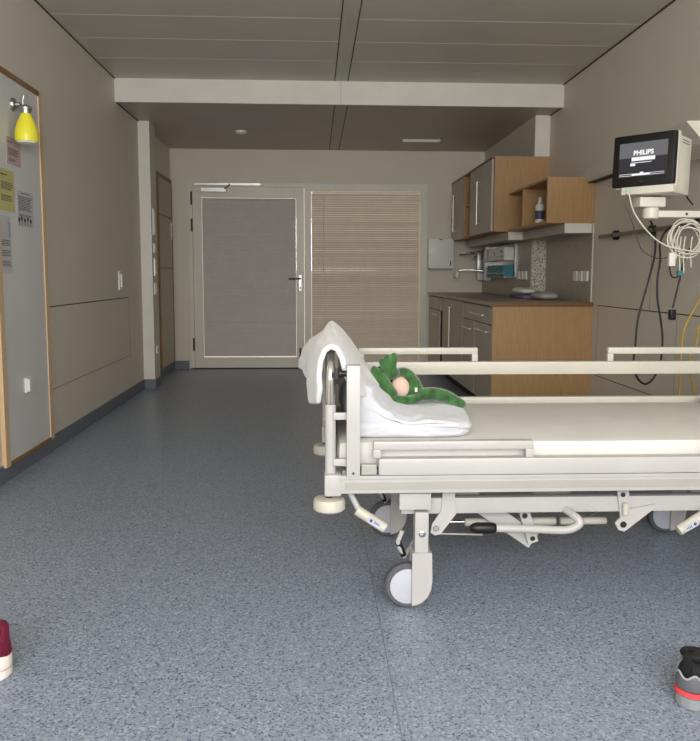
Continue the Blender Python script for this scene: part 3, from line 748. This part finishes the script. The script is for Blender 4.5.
# corner blocks, bumpers
for y in (YNr + .03, YFr - .03):
    obj('corner_block', MB().box(XB0 - .012, XB0 + .045, y - .035, y + .035, .405, .478, .010), 'bed', bd, True)
    bp = obj('bumper', MB().lathe((.047, y, .352), (0, 0, 1), [(0, .045), (.006, .052), (.030, .053), (.040, .048), (.044, .030)], 32), 'bedcream', bd, True)
    obj('bumper_pin', MB().cyl((.047, y, .394), (0, 0, 1), .012, .015, 16), 'black', bp)
# head end
for y in (YNr + .035, YFr - .035):
    obj('head_post', MB().cyl((.051, y, .47), (0, 0, 1), .018, .232, 20, .002), 'bed', bd, True)
arch = [(.051, YNr + .035, .70), (.051, YNr + .035, .78)]
for j in range(1, 7):
    a = j / 6 * PI / 2; arch.append((.051, YNr + .035 + .09 * (1 - math.cos(a)), .78 + .085 * math.sin(a)))
for j in range(0, 7):
    a = PI / 2 - j / 6 * PI / 2; arch.append((.051, YFr - .035 - .09 * (1 - math.cos(a)), .78 + .085 * math.sin(a)))
arch.append((.051, YFr - .035, .70))
obj('headboard_rail', MB().tube(arch, .0145, 16), 'chrome', bd, True)
obj('headboard_panel', MB().box(.043, .059, YNr + .09, YFr - .09, .50, .78, .006), 'bedcream', bd, True)
obj('headboard_crossbar', MB().box(.040, .062, YNr + .05, YFr - .05, .475, .50, .003), 'bed', bd, True)
# side rail guide posts at the head end, near and far
for y, s in ((YNr, 1), (YFr, -1)):
    g = obj('guide_post', MB().box(.102, .146, y - .012, y + .030, .472, .834, .004) if s > 0 else MB().box(.102, .146, y - .03, y + .012, .472, .834, .004), 'bed', bd, True)
    for z0, z1 in ((.655, .678), (.503, .526)):
        obj('post_bracket', MB().box(.06, .104, y + .012 * s, y + .034 * s, z0, z1, .003) if s > 0 else MB().box(.06, .104, y + .034 * s, y + .012 * s, z0, z1, .003), 'bed', g, True)
    obj('release_knob', MB().lathe((.103, y + .01 * s, .806), (-1, 0, 0), [(0, .010), (.014, .010), (.016, .0145), (.026, .0145), (.029, .011)], 20), 'black', g, True)
    obj('bolt', MB().cyl((.124, y - .0125 * s, .485), (0, -s, 0), .004, .002, 12), 'darkmetal', g)
# siderails
def rail_loop(x0, x1, y, z0, z1, r=.0165):
    mb = MB()
    mb.box(x0, x1, y - .016, y + .016, z1 - .030, z1, .008)
    for x in (x0, x1 - .026) : mb.box(x, x + .026, y - .014, y + .014, z0, z1 - .028, .004)
    return mb
# near rail lowered
obj('lowered_side_rail', MB().box(.205, XB1 - .05, YNr - .018, YNr + .022, .477, .533, .008), 'bed', bd, True)
obj('rail_bracket', MB().box(.150, .20, YNr - .008, YNr + .016, .478, .512, .003), 'bedgrey', bd)
for x0, x1 in ((.187, .71), (1.30, 1.85)):
    obj('rail_grip', rail_loop(x0, x1, YNr + .003, .533, .589), 'bed', bd, True)
# far rail raised
obj('raised_side_rail', MB().box(.15, XB1 - .05, YFr - .022, YFr + .012, .692, .749, .008), 'bedcream', bd, True)
obj('raised_lower_rail', MB().box(.15, XB1 - .05, YFr - .022, YFr + .012, .560, .594, .006), 'bedcream', bd, True)
for x0, x1 in ((.187, .705), (1.275, 1.85)):
    obj('rail_grip', rail_loop(x0, x1, YFr - .004, .749, .810), 'bedcream', bd, True)
obj('rail_upright', MB().box(1.90, 1.94, YFr - .02, YFr + .01, .47, .75, .004), 'bedcream', bd, True)
# sleeping platform
obj('platform', MB().box(.09, XB1 - .04, YNr + .04, YFr - .04, .455, .480), 'bedgrey', bd)
# foot end (out at the wall side)
for y in (YNr + .035, YFr - .035):
    obj('foot_post', MB().cyl((2.03, y, .42), (0, 0, 1), .018, .36, 20, .002), 'bed', bd, True)
obj('footboard', MB().box(2.022, 2.04, YNr + .04, YFr - .04, .47, .80, .008), 'bedcream', bd, True)
# lower chassis
WX0, WX1, WY0, WY1 = .312, 1.535, 2.471, 3.181
for y in (WY0 + .03, WY1 - .03):
    obj('chassis_beam', MB().box(.29, 1.62, y - .02, y + .02, .318, .372, .004), 'bed', bd, True)
obj('cross_beam', MB().box(.33, .38, WY0 + .03, WY1 - .03, .325, .365, .003), 'bed', bd)
obj('cross_beam', MB().box(1.50, 1.55, WY0 + .03, WY1 - .03, .325, .365, .003), 'bed', bd)
def castor(x, y, yaw, leg=True):
    lx = x + .045
    L_ = obj('chassis_leg', MB().box(lx - .024, lx + .022, y - .026, y + .022, .188, .335, .004), 'bed', bd, True)
    obj('leg_cap', MB().box(lx - .078, lx + .028, y - .034, y + .03, .346, .402, .004), 'bed', L_, True)
    obj('bolt', MB().lathe((lx, y - .026, .262), (0, -1, 0), [(0, .012), (.003, .012), (.006, .008)], 20), 'chrome', L_, True)
    c = part_empty('castor', bd, (x, y, 0))
    mb = MB()
    fk = [(x + .012, .198), (x + .078, .198), (x + .080, .10), (x + .076, .070), (x + .064, .044), (x + .045, .026), (x + .026, .018), (x + .012, .016)]
    mb.prism(fk, 'Y', y - .036, y - .0245); mb.prism(fk, 'Y', y + .0245, y + .036)
    mb.prism([(x + .014, .1975), (x + .0775, .1975), (x + .0795, .158), (x + .013, .158)], 'Y', y - .0245, y + .0245)
    obj('fork', mb, 'bed', c, True)
    mb = MB(); mb.lathe((x, y - .019, .0775), (0, 1, 0), [(0, .062), (.0, .070), (.006, .0765), (.019, .0775), (.032, .0765), (.038, .070), (.038, .062)], 40)
    obj('tyre', mb, 'tyre', c, True)
    mb = MB(); mb.lathe((x, y - .022, .0775), (0, 1, 0), [(0, .050), (.002, .060), (.042, .060), (.044, .050)], 40)
    obj('wheel_cover', mb, 'wheelcover', c, True)
castor(WX0, WY0, 0); castor(WX0, WY1, 0); castor(WX1, WY1, 0); castor(WX1, WY0, 0)
# brake pedals
def pedal(y, x):
    mb = MB(); mb.tube([(x + .075, y + .10, .22), (x + .035, y + .07, .175), (x + .012, y + .03, .165), (x - .008, y + .01, .205), (x - .012, y + .01, .225), (x + .003, y + .01, .262)], .008, 10)
    p = obj('brake_pedal', mb, 'bed', bd, True)
    obj('pedal_grip', MB().tube([(x + .010, y + .03, .170), (x - .010, y + .01, .218)], .0105, 12), 'black', p, True)
pedal(2.47, .292); pedal(3.10, .285)
# push handles with stickers
def handle(pts, s0, s1, y):
    h = obj('steering_handle', MB().tube(pts, .0105, 14), 'bed', bd, True)
    g = MB(); g.tube([s0, s1], .0175, 16); obj('handle_sleeve', g, 'bedcream', h, True)
    a, b = V(s0), V(s1); d = (b - a).normalized(); c_ = a.lerp(b, .62) + V((0, -.0178, 0))
    ang = math.atan2(d.z, d.x); R_ = Matrix.Translation(c_) @ Matrix.Rotation(-ang, 4, 'Y')
    obj('sticker', MB().box(-.025, .025, -.001, .001, -.010, .010), 'wheelcover', h, False, R_)
    mb = MB(); mb.cyl((-.014, -.001, 0), (0, -1, 0), .0055, .0006, 12)
    for i, hgt in enumerate((.006, .004, .005, .0035)): mb.box(-.001 + i * .0055, .002 + i * .0055, -.0017, -.001, -hgt / 2, hgt)
    obj('sticker_print', mb, mat('sticker ink', '#3b4a86', .6), h, False, R_)
handle([(.115, 2.46, .405), (.145, 2.45, .345), (.21, 2.44, .30)], (.138, 2.45, .345), (.232, 2.44, .285), 0)
handle([(1.42, 2.46, .37), (1.32, 2.45, .315), (1.26, 2.44, .28)], (1.325, 2.45, .318), (1.228, 2.44, .262), 0)
# pivot brackets and lift arms
YI = 2.56
def plate(pts, y, t_=.008):
    return MB().prism(pts, 'Y', y, y + t_)
br = obj('pivot_bracket', plate([(.39, .255), (.405, .245), (.425, .25), (.475, .318), (.47, .40), (.43, .40), (.425, .33), (.395, .285)], 2.474), 'bed', bd)
obj('pivot_bolt', MB().cyl((.408, 2.474, .27), (0, -1, 0), .010, .006, 16, .002), 'alu', br, True)
br = obj('pivot_bracket', plate([(1.026, .392), (1.066, .392), (1.072, .33), (1.16, .345), (1.15, .325), (1.075, .265), (1.055, .25), (1.035, .257), (1.022, .28), (1.04, .30)], 2.472), 'bed', bd)
obj('pivot_bolt', MB().cyl((1.05, 2.472, .276), (0, -1, 0), .011, .006, 16, .002), 'darkmetal', br, True)
obj('pivot_bolt', MB().cyl((1.045, 2.472, .38), (0, -1, 0), .008, .005, 16, .002), 'darkmetal', br, True)
obj('pin_sleeve', MB().cyl((1.052, 2.462, .312), (0, 0, 1), .010, .042, 16, .002), 'bedcream', br, True)
def strut(a, b, wd, y, name='lift_arm'):
    a, b = V((a[0], 0, a[1])), V((b[0], 0, b[1])); d = (b - a).normalized(); n_ = V((-d.z, 0, d.x)) * wd / 2
    return obj(name, MB().prism([((a + n_).x, (a + n_).z), ((b + n_).x, (b + n_).z), ((b - n_).x, (b - n_).z), ((a - n_).x, (a - n_).z)], 'Y', y, y + .02), 'bed', bd)
strut((.465, .40), (.772, .185), .060, 2.572)
strut((.44, .40), (.415, .30), .04, 2.62)
l_ = strut((.715, .35), (.765, .188), .036, 2.548, 'link_plate')
obj('pivot_bolt', MB().cyl((.731, 2.548, .286), (0, -1, 0), .0095, .006, 16, .002), 'darkmetal', l_, True)
obj('pivot_bolt', MB().cyl((.761, 2.548, .204), (0, -1, 0), .0085, .006, 16, .002), 'darkmetal', l_, True)
strut((1.78, .24), (1.20, .42), .05, 2.62)
strut((.62, .42), (.48, .36), .05, 2.90); strut((1.5, .42), (1.2, .30), .05, 3.05)
obj('actuator', MB().cyl((.88, 2.62, .241), (1, 0, 0), .0135, .17, 18, .003), 'bedcream', bd, True)
ac = obj('actuator', MB().cyl((.535, 2.62, .241), (1, 0, 0), .0145, .33, 20, .003), 'bedcream', bd, True)
obj('piston', MB().cyl((.44, 2.62, .243), (1, 0, 0), .0045, .10, 14), 'chrome', ac, True)
obj('motor', MB().box(.80, .95, 2.70, 2.86, .27, .38, .02), 'bedcream', bd, True)
obj('linkage_rod', MB().tube([(.42, 2.53, .232), (.58, 2.53, .226)], .0035, 10), 'bedgrey', bd, True)
cb_ = MB()
cb_.tube([(.72, 2.66, .33), (.80, 2.62, .29), (.93, 2.62, .28), (1.02, 2.62, .32)], .004, 8, smooth=6)
cb_.tube([(.90, 2.68, .31), (.98, 2.64, .25), (1.03, 2.62, .29)], .004, 8, smooth=6)
obj('wiring', cb_, 'cableg', bd, 'all')
# crank pedal bar
pb = obj('foot_pedal_bar', MB().tube([(.59, 2.43, .284), (.75, 2.43, .277), (.83, 2.43, .273), (.868, 2.43, .282), (.885, 2.43, .300), (.868, 2.45, .318), (.835, 2.53, .335)], .0135, 14, smooth=5), 'bed', bd, True)
obj('pedal_grip', MB().tube([(.515, 2.43, .285), (.522, 2.43, .285), (.535, 2.43, .285), (.59, 2.43, .284), (.600, 2.43, .284), (.606, 2.43, .284)], [.008, .014, .0185, .0185, .015, .009], 16), 'black', pb, True)

# mattress
mt = MB(); mt.box(.075, XB1 - .05, YNr + .055, YFr - .045, .481, .575, .028)
m_o = obj('mattress', mt, 'mattress', None, True); tag(m_o, 'plain off white mattress lying on the hospital bed', 'mattress')

# duvet: folded, lofted across the bed
def ring(y, pts): return [(x, y, z) for x, z in pts]
def ridge(p, f):      # sharp creases
    return 1 - abs(noise.noise(p * f)) * 2.6
prof = [(.115, .582), (.20, .578), (.30, .577), (.40, .577), (.48, .578), (.530, .583), (.556, .597), (.560, .616), (.545, .637), (.510, .652), (.46, .658), (.40, .652), (.34, .653), (.285, .672), (.24, .712), (.20, .765), (.160, .790), (.125, .74), (.108, .64)]
def morph(sx, sz, dx=0, dz=0):
    return [(.11 + (x - .11) * sx * .975 + dx, .577 + (z - .577) * sz + dz) for x, z in prof]
R = [ring(2.476, morph(.80, .40, .01, .02)), ring(2.480, morph(.90, .72, .005, .008)), ring(2.50, morph(.95, .86)), ring(2.54, morph(.98, .93)), ring(2.63, morph(1.0, 1.0)), ring(2.75, morph(1.01, .96)), ring(2.88, morph(1.02, 1.0)), ring(3.0, morph(1.0, .97)), ring(3.1, morph(.97, .9)), ring(3.15, morph(.93, .7)), ring(3.165, morph(.85, .3, .01, .02))]
mb = MB().loft(R)
bmesh.ops.subdivide_edges(mb.b, edges=mb.b.edges[:], cuts=4, use_grid_fill=True, smooth=.8)
bmesh.ops.recalc_face_normals(mb.b, faces=mb.b.faces[:]); mb.b.normal_update()
for v in mb.b.verts:
    c = v.co.copy(); f = max(0, min(1, (c.z - .583) / .02)); n_ = v.normal.copy()
    q = V((c.x * .9 + c.z * .5, c.y * .45, c.z * 1.5))
    d = noise.noise(q * 8) * .015 + (ridge(q + V((3, 1, 2)), 9) - .5) * .010 + (ridge(V((c.x * .5 - c.z, c.y, c.z)), 19) - .5) * .0035
    # the fold line between the lower and the rolled upper layer, seen along the near side and round the end
    zc = .602 + max(0, .22 - c.x) * .28
    side = 1 if (c.y < 2.57 or c.x > .50) else 0
    d -= side * .013 * math.exp(-((c.z - zc) / .0055) ** 2)
    v.co += n_ * d * f
dv = obj('duvet', mb, 'linen', None, 'all'); mods(dv, 1)
tag(dv, 'thick white duvet folded over the head half of the mattress', 'duvet')

# pillow draped over the headboard
st = [
 (2.432, [(.018, .750), (.016, .80), (.020, .845), (.033, .878), (.052, .890), (.072, .882), (.086, .855), (.092, .82), (.098, .79)]),
 (2.455, [(.012, .70), (.008, .77), (.012, .84), (.028, .880), (.052, .895), (.078, .886), (.098, .85), (.118, .79), (.150, .72)]),
 (2.54, [(-.002, .685), (-.010, .76), (.000, .83), (.018, .885), (.050, .905), (.085, .885), (.122, .835), (.160, .775), (.20, .715)]),
 (2.66, [(-.008, .680), (-.016, .75), (-.010, .83), (.016, .885), (.045, .915), (.092, .888), (.135, .84), (.180, .775), (.222, .715)]),
 (2.78, [(-.020, .735), (-.026, .790), (-.016, .842), (.016, .882), (.040, .918), (.062, .948), (.118, .885), (.190, .785), (.232, .72)]),
 (2.86, [(-.038, .765), (-.038, .80), (-.026, .835), (.000, .865), (.026, .888), (.066, .945), (.122, .885), (.192, .780), (.234, .72)]),
 (2.98, [(-.056, .752), (-.054, .785), (-.040, .82), (-.018, .855), (.014, .875), (.056, .905), (.108, .875), (.185, .770), (.232, .71)]),
 (3.09, [(-.050, .735), (-.048, .77), (-.034, .812), (-.012, .845), (.014, .865), (.052, .888), (.100, .862), (.170, .76), (.222, .70)]),
 (3.17, [(-.034, .75), (-.030, .785), (-.020, .815), (.002, .842), (.024, .860), (.052, .875), (.092, .855), (.150, .76), (.190, .70)]),
]
mb = MB().loft([ring(y, p) for y, p in st], closed=False, cap=False)
bmesh.ops.subdivide_edges(mb.b, edges=mb.b.edges[:], cuts=4, use_grid_fill=True, smooth=.6)
bmesh.ops.recalc_face_normals(mb.b, faces=mb.b.faces[:]); mb.b.normal_update()
for v in mb.b.verts:
    c = v.co.copy(); f = min(1, max(.12, (c.y - 2.44) / .12))
    d = noise.noise(V((c.x * 9, c.y * 6, c.z * 6))) * .012 + (ridge(V((c.x * 1.2 + c.z * .4, c.y * .9 - c.x, c.z * .5)), 12) - .5) * .009 + (ridge(V((c.y - c.z, c.x, c.z * .6)), 24) - .5) * .0045
    v.co += v.normal * d * f
pl = obj('pillow', mb, 'pillowc', None, 'all'); mods(pl, 1, solid=.018)
tag(pl, 'limp white pillow draped over the chrome rail at the head of the bed', 'pillow')

# plush frog
fr = thing('plush_frog', 'green plush frog with a pale pink belly lying on the white duvet', 'soft toy', (.36, 2.73, .655))
mb = MB()
Yf = 2.735
def limb(pts, rr, s_=5): mb.tube(pts, rr, 12, smooth=s_)
# torso
mb.ball((.335, Yf + .035, .700), (.058, .045, .050), 24, Matrix.Rotation(math.radians(-25), 3, 'Y'))
mb.ball((.275, Yf + .09, .725), (.05, .045, .045), 24)                 # head lies behind the paws
for dx in (-.022, .022): mb.ball((.268 + dx, Yf + .08, .765), .017, 14)   # eyes bulges
# arm band from the raised hand over the back
limb([(.285, Yf - .012, .762), (.33, Yf + .01, .765), (.362, Yf + .015, .735), (.378, Yf + .01, .70), (.385, Yf, .675)], [.018, .020, .021, .022, .020])
# raised hand
mb.ball((.280, Yf - .022, .768), (.027, .022, .024), 18)
for tip, r_ in (((.240, Yf - .035, .812), .0125), ((.262, Yf - .030, .826), .0130), ((.287, Yf - .022, .831), .0125)):
    bx = (.270 + (tip[0] - .262) * .45, Yf - .026, .775)
    limb([bx, ((bx[0] + tip[0]) / 2, (bx[1] + tip[1]) / 2 - .003, (bx[2] + tip[2]) / 2), tip], [.012, r_, r_ * .92]); mb.ball(tip, r_ * .95, 12)
# left paw resting on the duvet
limb([(.215, Yf - .03, .782), (.235, Yf - .035, .755), (.262, Yf - .035, .715), (.285, Yf - .03, .685)], [.013, .021, .023, .022]); mb.ball((.214, Yf - .03, .784), .0125, 12)
limb([(.198, Yf - .02, .768), (.222, Yf - .03, .735), (.25, Yf - .03, .705)], [.010, .017, .018]); mb.ball((.198, Yf - .02, .768), .010, 12)
limb([(.26, Yf - .03, .70), (.285, Yf - .03, .675), (.35, Yf - .02, .668), (.385, Yf, .676)], [.02, .017, .017, .02])
# stretched leg
limb([(.385, Yf - .005, .685), (.43, Yf - .02, .690), (.475, Yf - .025, .682), (.505, Yf - .03, .668), (.532, Yf - .03, .655)], [.024, .026, .024, .022, .017]); mb.ball((.534, Yf - .03, .655), .0165, 14)
fo = obj('plush_body', mb, 'plush', fr); mods(fo, 0, remesh=.0045, smoothit=2)
mb = MB(); mb.ball((.312, Yf - .008, .716), (.032, .024, .038), 24, Matrix.Rotation(math.radians(-20), 3, 'Y'))
obj('belly', mb, 'plushpink', fr, 'all')
obj('care_tag', MB().box(.362, .371, Yf - .030, Yf - .0285, .700, .715), 'cream', fr)
# blue box on mattress at the right edge
t = thing('remote_control', 'light blue device with a pink edge on the far right of the mattress', 'device', (1.70, 3.11, .576))
obj('case', MB().box(1.642, 1.76, 3.08, 3.14, .576, .612, .010), 'blue', t, True)
obj('edge_trim', MB().box(1.640, 1.70, 3.076, 3.10, .582, .590, .002), 'shoered', t, True)

# ------------------------------------------------------------------ shoes (each shoe: heel at origin, toe along +X)
def shoe_rings(L_, W_, H, zt):
    out = []
    for f, wf, hf in ((0.0, .50, .86), (.02, .64, .97), (.08, .77, 1.0), (.2, .80, .93), (.35, .80, .80), (.5, .88, .72), (.65, 1.0, .58), (.8, .98, .42), (.92, .76, .32), (.98, .45, .22), (1.0, .25, .16)):
        x = f * L_; h = hf * H; w_ = W_ / 2 * wf; rg = []
        for j in range(16):
            a = j / 16 * 2 * PI; c_, s_ = math.cos(a), math.sin(a)
            yy = w_ * math.copysign(abs(c_) ** .7, c_) * (1 - .28 * max(0, s_) * (1 if f < .5 else .6)); zz = zt + (h - zt) * (.5 + .5 * math.copysign(abs(s_) ** .7, s_))
            rg.append((x, yy, zz))
        out.append(rg)
    return out
def sole_poly(L_, W_, grow):
    P_ = []
    ctl = [(0, .0), (.01, .34), (.06, .62), (.2, .78), (.4, .74), (.6, .92), (.75, 1.0), (.88, .86), (.96, .5), (1.0, .0)]
    for f, wv in ctl: P_.append((f * L_ + (grow if f > .5 else -grow), W_ / 2 * wv + (grow if wv else 0)))
    for f, wv in ctl[-2:0:-1]: P_.append((f * L_ + (grow if f > .5 else -grow), -W_ / 2 * wv - grow))
    return P_
def shoe(label, loc, yaw, c):
    X = Matrix.Translation(loc) @ Matrix.Rotation(yaw, 4, 'Z')
    t = thing('sneaker', label, 'shoe', loc)
    mb = MB(); mb.prism(sole_poly(.29, .104, .004), 'Z', 0, c['sole_h']); bmesh.ops.bevel(mb.b, geom=mb.b.edges[:], offset=.004, segments=2, affect='EDGES')
    obj('sole', mb, c['sole'], t, True, X)
    if c.get('stripe'):
        mb = MB(); mb.prism(sole_poly(.29, .104, .0055), 'Z', c['sole_h'], c['sole_h'] + .013); obj('midsole_stripe', mb, c['stripe'], t, True, X)
    zt = c['sole_h'] + (.012 if c.get('stripe') else -.002)
    mb = MB().loft(shoe_rings(.282, .096, c['H'], zt)); o_ = obj('upper', mb, c['upper'], t, 'all', X); mods(o_, 1)
    # heel counter wraps the heel
    n_ = 16; rows = []
    for zf in (0, .5, 1):
        row = []
        for j in range(n_ + 1):
            a = -PI * .5 + PI * j / n_
            wave = c['wave'] * abs(math.cos(a * 3))
            z = zt + (c['ch'] - zt) * zf - (wave if zf == 1 else 0)
            sh = 1 - .10 * zf
            row.append((.046 - .051 * math.cos(a) * 1.0, .0425 * math.sin(a) * sh * 1.05, z))
        rows.append(row)
    mb = MB().loft(rows, closed=False, cap=False); o_ = obj('heel_counter', mb, c['counter'], t, 'all', X); mods(o_, 1, solid=.006)
    mb = MB().tube([(p[0] - .002, p[1] * 1.03, p[2]) for p in rows[2]], .0028, 8, smooth=2); obj('piping', mb, c['pipe'], t, 'all', X)
    mb = MB(); pts = []
    for j in range(20):
        a = j / 20 * 2 * PI; pts.append((.057 + .049 * math.cos(a), .031 * math.sin(a), c['H'] - .006 - .012 * math.cos(a) + .006))
    pts.append(pts[0]); mb.tube(pts, .009, 10, cap=False); obj('collar', mb, c['collar'], t, 'all', X)
    obj('opening', MB().ball((.064, 0, c['H'] - .010), (.044, .024, .010), 18), 'doorgap', t, 'all', X)
    mb = MB(); mb.box(-.006, .006, -.012, .012, c['H'] - .03, c['H'] + .018, .004); obj('pull_tab', mb, c['tab'], t, True, X)
    mb = MB()
    for i in range(5):
        x = .125 + i * .021; z = c['H'] * (.86 - i * .075)
        mb.tube([(x, -.026, z - .006), (x + .004, 0, z + .006), (x, .026, z - .006)], .0032, 8, smooth=4)
    obj('laces', mb, c['lace'], t, 'all', X)
    return t
shoe('cream sneaker with maroon heel trim at the left edge of the picture', (-.860, 2.06, 0), math.radians(180 - 20),
     dict(sole_h=.028, H=.136, sole='cream', upper='maroon', counter='cream', ch=.072, wave=.004, pipe='maroon', collar='maroon', tab='maroon', lace='cream'))
shoe('black running shoe with grey heel and coral stripe at the lower right', (.962, 1.83, 0), math.radians(38),
     dict(sole_h=.034, H=.128, sole='solegrey', stripe='shoered', upper='black_mesh', counter='shoegrey', ch=.098, wave=.016, pipe='shoeedge', collar='black_mesh', tab='black_mesh', lace='shoeedge'))

for o in C.objects:
    if o.parent is None and 'category' in o.keys():
        for n, g in (('printed_notice', 'notices stuck on the framed panel'), ('switch_plate', 'switches on the pillar side'), ('base_cabinet', 'base cabinets under the worktop'),
                     ('triple_socket', 'sockets on the splashback'), ('lever_dispenser', 'lever dispensers on the splashback'), ('glove_carton', 'cartons in the metal rack'),
                     ('gas_hose', 'yellow hoses by the right wall'), ('under_cabinet_light', 'light channels under the wall cabinets'), ('plastic_bag', 'bags on the worktop')):
            if o.name.split('.')[0] == n: o['group'] = g
